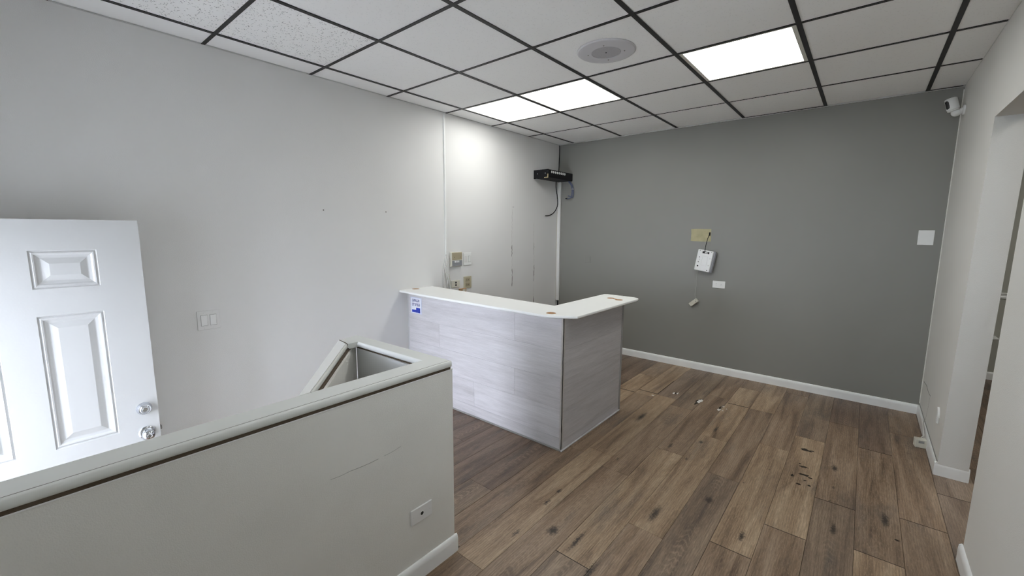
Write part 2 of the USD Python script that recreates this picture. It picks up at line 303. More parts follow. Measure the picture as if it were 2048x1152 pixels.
PLANK_KINDS = dict(tan=(tone(190, 166, 138), tone(165, 139, 112), tone(124, 100, 79), 0.0), brown=(tone(168, 145, 122), tone(146, 122, 99), tone(106, 85, 69), 0.0), taupe=(tone(160, 140, 122), tone(136, 116, 99), tone(100, 83, 71), 0.0),
                   grey=(tone(160, 139, 117), tone(134, 114, 96), tone(96, 83, 73), 0.9), dark=(tone(146, 125, 106), tone(124, 103, 87), tone(94, 76, 64), 0.3))
for k_, v_ in PLANK_KINDS.items():
    for kn, nm in ((None, ''), (KNOTS, '_knots')): M['plank_' + k_ + nm] = plank_mat('plank_' + k_ + nm, *v_[:3], grey=v_[3], vee=dict(dark=1.0, grey=0.8, taupe=0.8, brown=0.4).get(k_, 0.0), knots=kn)
M['cladding_a'] = plank_mat('cladding_a', (0.57, 0.55, 0.56), (0.55, 0.53, 0.54), (0.50, 0.48, 0.485), knots=None, axis='x', rough=0.5, streaks=0.2, con=0.3)
M['cladding_b'] = plank_mat('cladding_b', (0.60, 0.585, 0.595), (0.585, 0.565, 0.575), (0.53, 0.51, 0.52), knots=None, axis='x', rough=0.5, streaks=0.2, con=0.3)
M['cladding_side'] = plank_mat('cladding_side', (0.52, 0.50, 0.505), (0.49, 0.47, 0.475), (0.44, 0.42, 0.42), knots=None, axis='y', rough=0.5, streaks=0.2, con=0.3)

# ------------------------------------------------------------------ room shell
S = dict(kind='structure')
W = xf('wall_left', **S); obj('plaster', bx(-0.12, 0, YF - 0.15, YB + 0.12, ZE - 0.1, H + 0.2), M['wall_white'], W)
rng = random.Random(7)
def scuff(y, z0, z1, w, m, seed):
    r = random.Random(seed); n = max(6, int((z1 - z0) / 0.018)); L, R_ = [], []
    for i in range(n + 1):
        z = z0 + (z1 - z0) * i / n; c = y + r.uniform(-.002, .002); hw = w * r.uniform(0.25, 1.0) * (0.3 if i in (0, n) else 1)
        L.append((c - hw, z)); R_.append((c + hw, z))
    pg = Polygon(L + R_[::-1]).buffer(0)
    pg = max(pg.geoms, key=lambda a: a.area) if hasattr(pg, 'geoms') else pg
    m_ = ext(pg, 0, 0.0008); v = m_.vertices.copy(); m_.vertices = np.c_[v[:, 2], v[:, 0], v[:, 1]]; m_.fix_normals()
    obj('scuff', m_, m, W, smooth=False)
for i, a in enumerate([(3.383, 1.136, 1.267, .0055, 'scuff'), (3.387, 0.80, 1.003, .0055, 'scuff'), (3.381, 1.267, 1.66, .0025, 'scuff_faint'), (3.385, 1.003, 1.136, .002, 'scuff_faint'),
                       (3.788, 1.14, 1.285, .003, 'scuff'), (3.795, 0.823, 1.02, .006, 'scuff'), (3.793, 1.02, 1.14, .003, 'scuff_faint'), (3.783, 1.285, 1.52, .0025, 'scuff_faint'), (3.791, 0.50, 0.647, .006, 'scuff'), (3.792, 0.65, 0.82, .002, 'scuff_faint')]):
    scuff(*a[:4], M[a[4]], 40 + i)
for y, z in ((1.264, 1.563), (1.782, 1.568), (3.40, 1.68)):
    obj('nail_hole', on_wall(lathe([(0, 0.001), (0.004, 0.001), (0.005, 0)], 12), 'left', y, z), M['scuff'], W)
W = xf('wall_back', **S); obj('plaster', bx(-0.12, XR2, YB, YB + 0.12, -0.1, H + 0.2), M['wall_grey'], W)
obj('corner_bead', bx(XR - 0.006, XR, YB - 0.004, YB, 0.09, H - 0.02, 0.001), M['wall_light'], W)
W = xf('wall_right', **S)
def leaning(y_lo, y_hi, y_end):      # the old jambs are a little out of plumb
    return trimesh.convex.convex_hull([(x, y, z) for x in (XR, XR2) for y, z in ((y_lo, 0.0), (y_end, 0.0), (y_hi, H + .2), (y_end, H + .2), (y_lo, -.1), (y_end, -.1))])
obj('plaster', cat_(leaning(OY1, OY1 - .185, YB), leaning(OY0, OY0 - .08, YF), trimesh.convex.convex_hull([(x, y, z) for x in (XR, XR2) for y, z in ((OY0 - .08 * OZ / (H + .2), OZ), (OY0 - .08, H + .2), (OY1 - .185 * OZ / (H + .2), OZ), (OY1 - .185, H + .2))])), M['wall_light'], W, smooth=False)
crk = tube([(XR, 4.22, 0.285), (XR - .0005, 4.05, 0.30), (XR, 3.93, 0.29), (XR, 3.81, 0.296)], 0.0022, 6); obj('crack', crk, M['caulk'], W)
obj('crack', tube([(XR, 3.815, 0.29), (XR, 3.83, 0.22), (XR, 3.87, 0.12), (XR, 3.90, 0.085)], 0.0012, 6), M['scuff_faint'], W)
# front wall behind the camera: entry doorway and shop window
DX0, DX1, DZ = 0.245, 1.125, 1.478
WX0, WX1, WZ0, WZ1 = 2.30, 3.36, 0.95, 2.1
W = xf('wall_front', **S)
yy = (YF - 0.15, YF)
obj('plaster', cat_(bx(-0.12, DX0, *yy, ZE - .1, H + .2), bx(DX0, DX1, *yy, DZ, H + .2), bx(DX1, WX0, *yy, ZE - .1, H + .2), bx(WX0, WX1, *yy, ZE - .1, WZ0), bx(WX0, WX1, *yy, WZ1, H + .2), bx(WX1, 6.4, *yy, ZE - .1, H + .2)), M['wall_white'], W)
D = xf('window_1', **S)
obj('window_frame', cat_(bx(WX0, WX1, YF - .11, YF - .05, WZ0, WZ0 + .05), bx(WX0, WX1, YF - .11, YF - .05, WZ1 - .05, WZ1), bx(WX0, WX0 + .05, YF - .11, YF - .05, WZ0, WZ1), bx(WX1 - .05, WX1, YF - .11, YF - .05, WZ0, WZ1)), M['white_trim'], D, smooth=False)
obj('pane', bx(WX0 + .04, WX1 - .04, YF - .083, YF - .077, WZ0 + .04, WZ1 - .04), M['pane'], D, smooth=False)
W = xf('wall_entry_recess', **S)      # the entry is set back from the street between two side walls
obj('plaster', cat_(bx(-0.05, 0.10, -2.0, YF - .15, ZE - .25, H + .2), bx(1.27, 1.42, -2.0, YF - .15, ZE - .25, H + .2)), M['concrete'], W, smooth=False)
obj('ground', bx(-14, 20, -26, YF - 0.15, ZE - 0.25, ZE - 0.05), M['concrete'], **S)

# floor: laminate planks laid along the room
PW, PX = 0.1722, 3.4435
F = xf('floor', **S)
obj('subfloor', cat_(bx(1.6, XR2, YF, YB, -0.2, -0.009), bx(0, 1.6, 0.955, YB, -0.2, -0.009), bx(XR2, 6.4, YF, 5.84, -0.2, -0.009)), M['subfloor'], F, smooth=False)
ANCH = {0: 2.52 + 1.2 - .79, 1: 2.52, 2: 3.297, 3: 2.448, 4: 2.025, 5: 2.928, 6: 2.33, 7: 1.601, 8: 1.218, 9: 1.98, 10: 2.125, 11: 3.25}
PICK = {(2, 3.297): 'plank_dark', (2, 2.097): 'plank_brown', (2, .897): 'plank_tan', (3, 2.448): 'plank_brown', (3, 1.248): 'plank_grey', (3, 3.648): 'plank_dark', (4, 2.025): 'plank_tan', (4, 3.225): 'plank_grey', (4, .825): 'plank_brown', (5, 1.728): 'plank_tan', (5, 2.928): 'plank_brown',
        (5, .528): 'plank_brown', (6, 1.13): 'plank_grey', (6, 2.33): 'plank_brown', (7, 1.601): 'plank_tan', (7, .401): 'plank_brown', (8, 1.218): 'plank_tan', (8, 2.418): 'plank_brown', (1, 2.52): 'plank_brown', (1, 1.32): 'plank_brown', (0, 2.93): 'plank_taupe', (0, 1.73): 'plank_taupe', (9, .78): 'plank_brown', (9, 1.98): 'plank_brown'}
rng = random.Random(11); LEN = 1.2
for k in range(-7, 21):
    x1 = PX - PW * (k - 1); x0 = x1 - PW
    if k == 20: x0 = max(x0, 0.0)
    if x1 <= 0.01: continue
    a = ANCH.get(k, rng.uniform(0, LEN)); y = a - LEN * math.ceil((a - YF) / LEN)
    ytop = YB if x0 < XR else 5.84
    ybot = 0.955 if x1 < 1.74 else YF
    while y < ytop:
        y0, y1 = max(y, ybot), min(y + LEN, ytop)
        key = min(PICK, key=lambda q: (abs(q[0] - k) * 9 + abs(q[1] - y)))
        m_ = PICK[key] if key[0] == k and abs(key[1] - y) < 0.02 else ('plank_dark' if x0 < 1.30 or x0 > 3.44 else rng.choice(['plank_brown', 'plank_brown', 'plank_taupe', 'plank_grey', 'plank_tan', 'plank_dark']))
        if any(x0 - .03 < q[0] < x1 + .03 and y0 - .12 < q[1] < y1 + .12 for q in KNOTS): m_ += '_knots'
        lift = rng.uniform(0, 0.0004)
        if y1 - y0 > 0.03:
            g = 0.0005
            obj('plank', bx(x0 + g, x1 - g, y0 + g, y1 - g, -0.009, lift, 0.0010), M[m_], F, smooth=False)
        y += LEN
def blob(cx, cy, hx, hy, seed, ang=0.0, n=14):
    r = random.Random(seed); p = []
    for i in range(n):
        t = 2 * math.pi * i / n; q = r.uniform(0.45, 1.0); u, v = hx * q * math.cos(t), hy * q * math.sin(t)
        p.append((cx + u * math.cos(ang) - v * math.sin(ang), cy + u * math.sin(ang) + v * math.cos(ang)))
    return Polygon(p).buffer(0)
def fleck(name, pg, z, t, m):
    pg = max(pg.geoms, key=lambda a: a.area) if hasattr(pg, 'geoms') else pg
    obj(name, ext(pg, z, z + t), M[m], F, smooth=False)
for i, (x, y, hx, hy) in enumerate([(2.835, 3.02, .035, .016), (2.868, 3.03, .012, .006), (2.845, 2.768, .026, .009), (2.805, 2.615, .010, .010), (2.858, 2.665, .034, .009), (2.89, 2.65, .012, .005), (2.845, 2.535, .014, .007), (2.892, 2.555, .010, .006), (2.87, 2.60, .008, .004), (2.825, 2.80, .008, .004), (3.255, 2.30, .012, .005)]):
    fleck('gouge', blob(x, y, hx * 1.15, hy * 1.7, 300 + i), 0.0002, 0.0006, 'gouge')
for i, (x, y, hx, hy, m_) in enumerate([(1.838, 3.46, .028, .030, 'gouge'), (1.825, 3.452, .010, .030, 'debris'), (1.852, 3.465, .010, .030, 'debris'), (2.050, 3.40, .026, .105, 'gouge'), (2.056, 3.415, .022, .065, 'debris'), (2.222, 3.36, .011, .06, 'gouge'), (2.228, 3.33, .016, .03, 'debris'), (2.27, 3.385, .006, .012, 'debris'), (2.255, 3.33, .007, .010, 'debris'), (1.70, 3.28, .016, .01, 'debris'), (2.24, 3.42, .012, .01, 'debris')]):
    fleck('chip', blob(x, y, hx, hy, 330 + i), 0.0004 + (0.0008 if m_ == 'debris' else 0), 0.0008, m_)
for x0, x1, y in ((1.385, 1.545, 3.25), (1.55, 1.716, 3.338), (2.246, 2.40, 3.53)):
    obj('open_joint', bx(x0, x1, y - 0.004, y + 0.004, 0.0003, 0.0010), M['gouge'], F, smooth=False)
for k, y in ((3, 2.448), (2, 3.297), (1, 2.52), (2, 2.097), (4, 2.025), (5, 1.728), (0, 2.93), (8, 1.218)):
    x1 = PX - PW * (k - 1); obj('open_joint', bx(x1 - PW + .002, x1 - .002, y - .0016, y + .0016, 0.0003, 0.0008), M['gouge'], F, smooth=False)
obj('open_joint', bx(1.7165, 1.7215, 3.338, 3.76, 0.0003, 0.0010), M['gouge'], F, smooth=False)
# entry: lower landing and three steps up (behind the half wall)
E_ = xf('floor_entry', **S); obj('landing', bx(0, 1.62, YF, 0.955, ZE - 0.15, ZE), M['plank_dark'], E_, smooth=False)
for i in range(2): obj('step', bx(0, 1.0, 0.42 + 0.27 * i, 0.955, ZE, ZE + 0.19 * (i + 1), 0.004), M['plank_brown'], E_)
obj('riser', bx(0, 1.62, 0.955, 0.975, ZE, -0.0005), M['white_trim'], E_, smooth=False)

# ceiling: black grid with lay-in tiles
C = xf('ceiling', **S)
obj('deck', bx(-0.12, 6.4, YF - .15, 5.96, H + 0.10, H + 0.2), M['wall_white'], C, smooth=False)
xs = [0.0] + [GX0 + 0.6104 * i for i in range(6)] + [XR]
ys = [YF] + [G * j for j in range(-1, 7)] + [YB - 0.018]
LIT = {(1, 5), (2, 5), (4, 5)}
rng = random.Random(5)
for i in range(len(xs) - 1):
    for j in range(len(ys) - 1):
        a, b, c_, d = xs[i], xs[i + 1], ys[j], ys[j + 1]
        jj = j     # row index: ys[j]..ys[j+1]
        if (i, jj + 0) in {(1, 6), (2, 6), (4, 6), (4, 3)}: continue
        if d - c_ < 0.02: continue
        pit = (i in (1, 2) and j in (2, 3) and not (i == 2 and j == 3)) or (i == 1 and j in (1, 2, 3)) or (i == 2 and j in (1, 2))
        m_ = 'tile_smooth' if i == 0 else ('tile_pitted' if pit else 'tile_plain')
        tilt = 0.003 + rng.uniform(0, 0.0015)
        obj('tile', bx(a + 0.006, b - 0.006 if i < 6 else b, c_ + 0.006, d - 0.006, H + tilt, H + tilt + 0.014, 0.002), M[m_], C, smooth=False)
for i in range(1, 7):
    obj('grid_bar', bx(xs[i] - 0.012, xs[i] + 0.012, YF, YB - 0.002, H, H + 0.003), M['grid_black'], C, smooth=False)
for j in range(1, 9):
    for i in range(len(xs) - 1):
        w = 0.0095
        x1 = xs[i + 1] - 0.012 if i < 6 else XR - 0.005
        if j == 8 and i in (1, 2, 3, 4): w = 0.0035
        obj('grid_bar', bx(xs[i] + (0.012 if i else 0.0), x1, ys[j] - w, ys[j] + w, H + 0.0002, H + 0.003), M['grid_black'], C, smooth=False)
obj('trim_1', bx(0, XR, YB - 0.016, YB, H - 0.003, H + 0.006), M['grid_white'], **S)
for i in (4, 6): obj('grid_bar', bx(xs[i] + 0.012, xs[i + 1] - 0.012, YB - 0.026, YB - 0.0165, H, H + 0.003), M['grid_black'], C, smooth=False)
obj('trim_2', bx(0, 0.004, YF, YB, H - 0.0008, H + 0.004), M['grid_white'], smooth=False, **S)

# baseboards
def bb_profile(h, t, back, sgn):
    r, q = t * 0.86, 0.026; pts = [(back, 0), (back + sgn * t, 0), (back + sgn * t, h - q)]
    for a in np.linspace(0, math.pi / 2, 8)[1:]: pts.append((back + sgn * (t - r + r * math.cos(a)), h - q + q * math.sin(a)))
    return pts + [(back, h)]
obj('baseboard_back', cat_(prism(bb_profile(0.076, 0.013, YB, -1), 'x', 0.0, XR)), M['white_trim'], smooth=40, **S)
B = xf('baseboard_right', **S)
obj('board', prism(bb_profile(0.082, 0.013, XR, -1), 'y', OY1 - 0.012, YB - 0.013), M['white_trim'], B, smooth=40)
obj('board', prism(bb_profile(0.082, 0.013, OY1, -1), 'x', XR - 0.012, XR2 + 0.006), M['white_trim'], B, smooth=40)
obj('caulk_line', cat_(tube([(XR - 0.002, YB - .02, 0.084), (XR - 0.002, OY1 - 0.002, 0.084)], 0.003, 6), tube([(XR - 0.002, OY1 - 0.002, 0.084), (XR2, OY1 - 0.002, 0.084)], 0.003, 6)), M['caulk'], B)
obj('board', cat_(prism(bb_profile(0.082, 0.013, XR, -1), 'y', YF, OY0 + 0.012), prism(bb_profile(0.082, 0.013, OY0, 1), 'x', XR - 0.012, XR2)), M['white_trim'], B, smooth=40)

# the room seen through the opening
W = xf('wall_far', **S)
obj('plaster', cat_(bx(XR2, 6.4, 5.84, 5.96, -0.1, H + .2), bx(6.4, 6.52, YF - .15, 5.96, -0.1, H + .2), bx(XR2 - .12, XR2, YB, 5.96, -.1, H + .2)), M['wall_other'], W, smooth=False)
obj('ceiling_board', ext(Polygon([(XR2, YF), (6.4, YF), (6.4, 5.84), (XR2, 5.84)], [[(3.98, 1.5), (4.59, 1.5), (4.59, 2.11), (3.98, 2.11)], [(4.3, 4.0), (4.91, 4.0), (4.91, 4.61), (4.3, 4.61)]]), H + .002, H + 0.05), M['tile_plain'], W, smooth=False)
obj('trim_3', cat_(prism([(5.84, .805), (5.828, .808), (5.824, .822), (5.830, .832), (5.826, .850), (5.816, .858), (5.84, .863)], 'x', XR2, 6.4)), M['white_trim'], smooth=False, **S)
obj('baseboard_far', prism(bb_profile(0.076, 0.013, 5.84, -1), 'x', XR2, 6.4), M['white_trim'], smooth=40, **S)

# ------------------------------------------------------------------ ceiling lights, speaker
def light(i, j, label, group, x_other=None, mat_='diffuser', wide=0.022):
    a, b, c_, d = (xs[i], xs[i + 1], ys[j], ys[j + 1]) if x_other is None else x_other
    a, b, c_, d = a + .013, b - .013, c_ + .0105, d - .0105
    t = xf('ceiling_light', label, 'ceiling light', group)
    fr = Polygon([(a, c_), (b, c_), (b, d), (a, d)], [[(a + wide, c_ + .012), (b - wide, c_ + .012), (b - wide, d - .012), (a + wide, d - .012)]])
    obj('frame', ext(fr, H + 0.001, H + 0.012), M['fixture_metal'], t, smooth=False)
    obj('diffuser', bx(a + wide - .002, b - wide + .002, c_ + .010, d - .010, H + 0.006, H + 0.011), M[mat_], t, smooth=False)
    obj('housing', bx(a, b, c_, d, H + 0.013, H + 0.08), M['fixture_metal'], t, smooth=False)
light(1, 6, 'lit square ceiling panel closest to the white wall, one of the adjoining pair', 'ceiling light panels', wide=.008)
light(2, 6, 'lit square ceiling panel beside the round speaker tile, adjoining another lit panel', 'ceiling light panels', wide=.008)
light(4, 6, 'single lit ceiling panel with pale frame, set apart towards the security camera', 'ceiling light panels', None, 'diffuser_right', wide=.020)
light(4, 3, 'lit ceiling panel above the open floor, out of sight over the camera', 'ceiling light panels', None, 'diffuser_front', wide=.020)
light(0, 0, 'lit ceiling panel of the room beyond the opening, out of sight above the doorway', 'ceiling light panels', (3.98, 4.59, 1.5, 2.11), 'diffuser_other')
light(0, 0, 'lit ceiling panel of the room beyond the opening, out of sight near its rear wall', 'ceiling light panels', (4.3, 4.91, 4.0, 4.61), 'diffuser_other')

sx, sy2 = 1.7445, 2.137
t = xf('ceiling_speaker', 'round white ceiling speaker set in the middle of a ceiling tile', 'speaker')
obj('rim', orient(lathe([(0.085, 0.0), (0.085, 0.0095), (0.09, 0.0105), (0.145, 0.0105), (0.162, 0.008), (0.168, 0.003), (0.168, -0.001)], 64), (0, 0, -1), (sx, sy2, H + 0.0025)), M['speaker_white'], t)
gm = usdkit.material(stage, '/World/Looks/speaker_grille', {'g': ('geometry', {}), 'v': ('voronoi_texture', {'scale': 330.0, 'randomness': 0.0}), 'd': ('math', {'math_type': 'less_than', 'value2': 0.33}), 'c': ('mix_color', {'a': (0.50, 0.49, 0.51), 'b': (0.30, 0.29, 0.31)}), 'p': ('principled_bsdf', {'roughness': 0.5})},
    [('g.position', 'v.vector'), ('v.distance', 'd.value1'), ('d.value', 'c.fac'), ('c.result', 'p.base_color')], surface='p.BSDF')
obj('grille', orient(lathe([(0.0, 0.0085), (0.082, 0.0085), (0.0855, 0.006), (0.0855, 0.0)], 48), (0, 0, -1), (sx, sy2, H + 0.0025)), gm, t)
for k in range(4):
    an = math.radians(20 + 90 * k); obj('screw', orient(lathe([(0, 0.003), (0.003, 0.0025), (0.004, 0)], 12), (0, 0, -1), (sx + .105 * math.cos(an), sy2 + .105 * math.sin(an), H - 0.0078)), M['steel_dark'], t)
obj('centre_screw', orient(lathe([(0, 0.003), (0.003, 0.0025), (0.004, 0)], 12), (0, 0, -1), (sx, sy2, H - 0.0055)), M['hole_black'], t)

# ------------------------------------------------------------------ entry door (swung open against the white wall)
DF, DB, DE = 0.25, 0.205, 0.198      # face x, back x, free edge y
DC = -0.2325; DTOP, DBOT = 1.4625, ZE + 0.008
hinge = 2 * DC - DE
D = xf('door_1', 'white six-panel entry door swung open beside the white wall', None, None, 'structure')
rows = [(1.1573, 1.3273), (0.4165, 1.0365), (-0.335, 0.265)]
cols = [(-0.1745, 0.0410), (2 * DC - 0.0410, 2 * DC + 0.1745)]
prof = [(0, 0), (0.0035, -0.0055), (0.006, -0.0055), (0.011, -0.0012), (0.016, -0.0022), (0.022, -0.0075), (0.032, -0.0105), (0.0355, -0.0105), (0.0585, -0.0035), (0.060, -0.0032)]
holes = [[(y0, z0), (y1, z0), (y1, z1), (y0, z1)] for z0, z1 in rows for y0, y1 in cols]
face = Polygon([(hinge, DBOT), (DE, DBOT), (DE, DTOP), (hinge, DTOP)], holes)
tri = trimesh.creation.triangulate_polygon(face, engine='earcut'); v2, f2 = np.asarray(tri[0]), np.asarray(tri[1])
front = trimesh.Trimesh(np.c_[np.full(len(v2), DF), v2], f2, process=False)
if front.face_normals[0][0] < 0: front.invert()
c = 0.002
b_ = [(DB, hinge, DBOT), (DB, DE, DBOT), (DB, DE, DTOP), (DB, hinge, DTOP)]; f_ = [(DF, hinge, DBOT), (DF, DE, DBOT), (DF, DE, DTOP), (DF, hinge, DTOP)]
sv, sf = np.array(b_ + f_), []
for q in range(4):
    a, b = q, (q + 1) % 4; sf += [[a, b, b + 4], [a, b + 4, a + 4]]
sf += [[0, 2, 1], [0, 3, 2]]
side = trimesh.Trimesh(sv, sf, process=False)
obj('slab', cat_(front, side), M['door_white'], D, smooth=False)
for z0, z1 in rows:
    for y0, y1 in cols:
        loops = [np.array([(DF + d, y0 + i_, z0 + i_), (DF + d, y1 - i_, z0 + i_), (DF + d, y1 - i_, z1 - i_), (DF + d, y0 + i_, z1 - i_)]) for i_, d in prof]
        v = np.vstack(loops); f = []
        for q in range(len(loops) - 1):
            for i in range(4):
                a, b = q * 4 + i, q * 4 + (i + 1) % 4; f += [[a, b, b + 4], [a, b + 4, a + 4]]
        n = len(v) - 4; f += [[n, n + 1, n + 2], [n, n + 2, n + 3]]
        obj('door_panel', trimesh.Trimesh(v, f, process=False), M['door_white'], D, smooth=False)
ky = 0.143
k_ = obj('deadbolt', orient(lathe([(0, 0.026), (0.017, 0.026), (0.019, 0.024), (0.0205, 0.0225), (0.024, 0.022), (0.026, 0.019), (0.0305, 0.006), (0.032, 0.003), (0.032, 0)], 48), (1, 0, 0), (DF, ky, 0.512)), M['chrome'], D, label='round chrome deadbolt cylinder')
obj('key_cylinder', orient(lathe([(0, 0.004), (0.009, 0.003), (0.0105, 0)], 32), (1, 0, 0), (DF + 0.0255, ky, 0.512)), M['steel_dark'], k_)
k_ = obj('door_knob', orient(lathe([(0, 0.062), (0.010, 0.062), (0.013, 0.0605), (0.019, 0.058), (0.0255, 0.050), (0.027, 0.043), (0.0255, 0.034), (0.020, 0.027), (0.0125, 0.023), (0.0115, 0.012), (0.020, 0.010), (0.029, 0.007), (0.033, 0.003), (0.033, 0)], 48), (1, 0, 0), (DF, ky, 0.382)), M['chrome'], D, label='round chrome door knob')
obj('key_cylinder', orient(lathe([(0, 0.003), (0.0075, 0.0025), (0.009, 0)], 32), (1, 0, 0), (DF + 0.0615, ky, 0.382)), M['steel_dark'], k_)
obj('latch', bx(DB + 0.012, DF - 0.012, DE, DE + 0.010, 0.372, 0.394, 0.003), M['steel_dark'], D)
obj('door_frame', cat_(bx(DX0 - .03, DX0 - .005, YF - .15, YF, ZE, DZ), bx(DX1 - .02, DX1, YF - .15, YF, ZE, DZ), bx(DX0 - .03, DX1, YF - .15, YF, DZ - .012, DZ)), M['white_trim'], D, smooth=False)

# ------------------------------------------------------------------ half wall round the triangular opening
ZC, ZW = 0.882, 0.846
t = xf('half_wall', 'low grey half wall with white cap and triangular corner opening beside the entry', 'half wall')
obj('side_panel', ext([(1.622, YF), (1.719, YF), (1.719, 0.926), (1.622, 0.926)], ZE, ZW), M['wall_half'], t, smooth=False)
obj('end_panel', ext([(1.12, 0.836), (1.62, 0.836), (1.62, 0.905), (1.06, 0.905)], ZE, ZW), M['wall_white'], t, smooth=False)
cd = np.array([1.6205 - 1.130, 0.378 - 0.778]); cd /= np.linalg.norm(cd)
o0, o1 = np.array([1.042, 0.787]), np.array([1.642, 0.322]); i0, i1 = np.array([1.140, 0.774]), np.array([1.640, 0.366])
nin = np.array([0.62, 0.785])
obj('diagonal_panel', ext([tuple(o0 + (.03, .02)), tuple(o1 + (-.02, .06)), (1.6215, 0.405), (1.122, 0.811), (1.108, 0.838), (1.06, 0.838)], ZE, ZW), M['wall_half'], t, smooth=False)
# caps
capA = Polygon([(1.626, YF), (1.7215, YF), (1.7215, 0.9165), (1.626, 0.9165)])
obj('cap', ext(capA, 0.857, ZC), M['cap_white'], t, smooth=False)
def nose(p0, p1, out, zc=(0.857 + ZC) / 2, r=(ZC - 0.857) / 2, depth=0.008):
    p0, p1, out = np.array(p0), np.array(p1), np.array(out); ang = np.linspace(-math.pi / 2, math.pi / 2, 11)
    ring = [(depth * math.cos(a), zc + r * math.sin(a)) for a in ang]
    v = [[*(p + out * u), z] for p in (p0, p1) for u, z in ring]; n = len(ring); f = []
    for i in range(n - 1): f += [[i, i + 1, n + i + 1], [i, n + i + 1, n + i]]
    f += [[n - 1, 0, n], [n - 1, n, 2 * n - 1]]
    f += [[0, i + 1, i] for i in range(1, n - 1)] + [[n, n + i, n + i + 1] for i in range(1, n - 1)]
    m = trimesh.Trimesh(v, f, process=False); m.fix_normals(); return m
obj('groove', cat_(tube([(1.7115, YF, ZC - .0002), (1.7115, 0.9165, ZC - .0002)], 0.0011, 6)), M['caulk'], t)
obj('nosing', nose((1.7215, YF), (1.7215, 0.9165), (1, 0), depth=0.0055), M['cap_white'], t, smooth=50)
capB = Polygon([(1.150, 0.7735), (1.150, 0.829), (1.626, 0.8435), (1.626, 0.9165), (1.295, 0.9065), (1.02, 0.8955), (1.048, 0.7865)])
obj('cap', ext(capB, 0.8565, ZC - .0004), M['cap_white'], t, smooth=False)
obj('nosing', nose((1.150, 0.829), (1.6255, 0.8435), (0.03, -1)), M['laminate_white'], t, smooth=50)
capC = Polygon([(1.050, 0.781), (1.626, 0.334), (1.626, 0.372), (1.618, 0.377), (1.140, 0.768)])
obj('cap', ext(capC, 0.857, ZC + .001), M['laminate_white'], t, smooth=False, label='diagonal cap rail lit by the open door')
obj('nosing', nose(tuple(np.array((1.141, 0.769))), (1.6195, 0.3775), (0.633, 0.774)), M['cap_white'], t, smooth=50)
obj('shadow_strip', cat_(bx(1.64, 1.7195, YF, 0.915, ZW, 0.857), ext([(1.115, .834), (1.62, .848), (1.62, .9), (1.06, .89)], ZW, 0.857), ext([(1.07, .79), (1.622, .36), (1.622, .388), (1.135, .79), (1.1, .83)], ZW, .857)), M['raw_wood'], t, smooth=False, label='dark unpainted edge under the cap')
obj('edge_bead', cat_(bx(1.7185, 1.7205, YF, 0.926, ZW - 0.003, ZW)), M['white_trim'], t, smooth=False)
obj('cap_crack', cat_(tube([(1.052, 0.783, ZC + .0006), (1.10, 0.779, ZC + .0008), (1.142, 0.773, ZC + .0004), (1.149, 0.7735, ZC - .01)], 0.0016, 6), tube([(1.1095, 0.822, 0.8655), (1.13, 0.79, 0.861), (1.15, 0.775, 0.858)], 0.004, 6)), M['raw_wood'], t)
pr_ = bb_profile(0.080, 0.013, 1.719, 1)
obj('baseboard', cat_(prism(pr_, 'y', YF, 0.936), prism(bb_profile(0.080, 0.012, 0.926, 1), 'x', 1.64, 1.7195)), M['white_trim'], t, smooth=40)
for a_, b_2, w_ in (((.38, .602), (.45, .600), .0012), ((.45, .600), (.56, .597), .0018), ((.585, .598), (.66, .606), .0012)):
    obj('scratch', cat_(tube([(1.7190, a_[0], a_[1]), (1.7192, (a_[0] + b_2[0]) / 2, (a_[1] + b_2[1]) / 2 - .002), (1.7190, b_2[0], b_2[1])], w_ / 2, 6)), M['caulk'], t)
t = xf('cable_plate', 'light plastic wall plate with one black cable hole, low on the half wall', 'wall plate')
obj('plate', on_wall(plate(0.107, 0.067, 0.0065, 0.003), 'half', 0.745, 0.284), M['plastic_grey_white'], t)
obj('cable_hole', on_wall(lathe([(0, 0.0014), (0.0075, 0.0014), (0.0075, 0)], 24), 'half', 0.745, 0.284, off=0.006), M['hole_black'], t)
obj('ring', on_wall(trimesh.creation.annulus(0.0075, 0.0105, 0.0016).apply_translation((0, 0, 0.0008)), 'half', 0.745, 0.284, off=0.006), M['plastic_white'], t)
for u in (-.042, .042): obj('screw', on_wall(lathe([(0, 0.0012), (0.0025, 0.001), (0.003, 0)], 12), 'half', 0.745 + u, 0.284, off=0.0064), M['plastic_grey_white'], t)

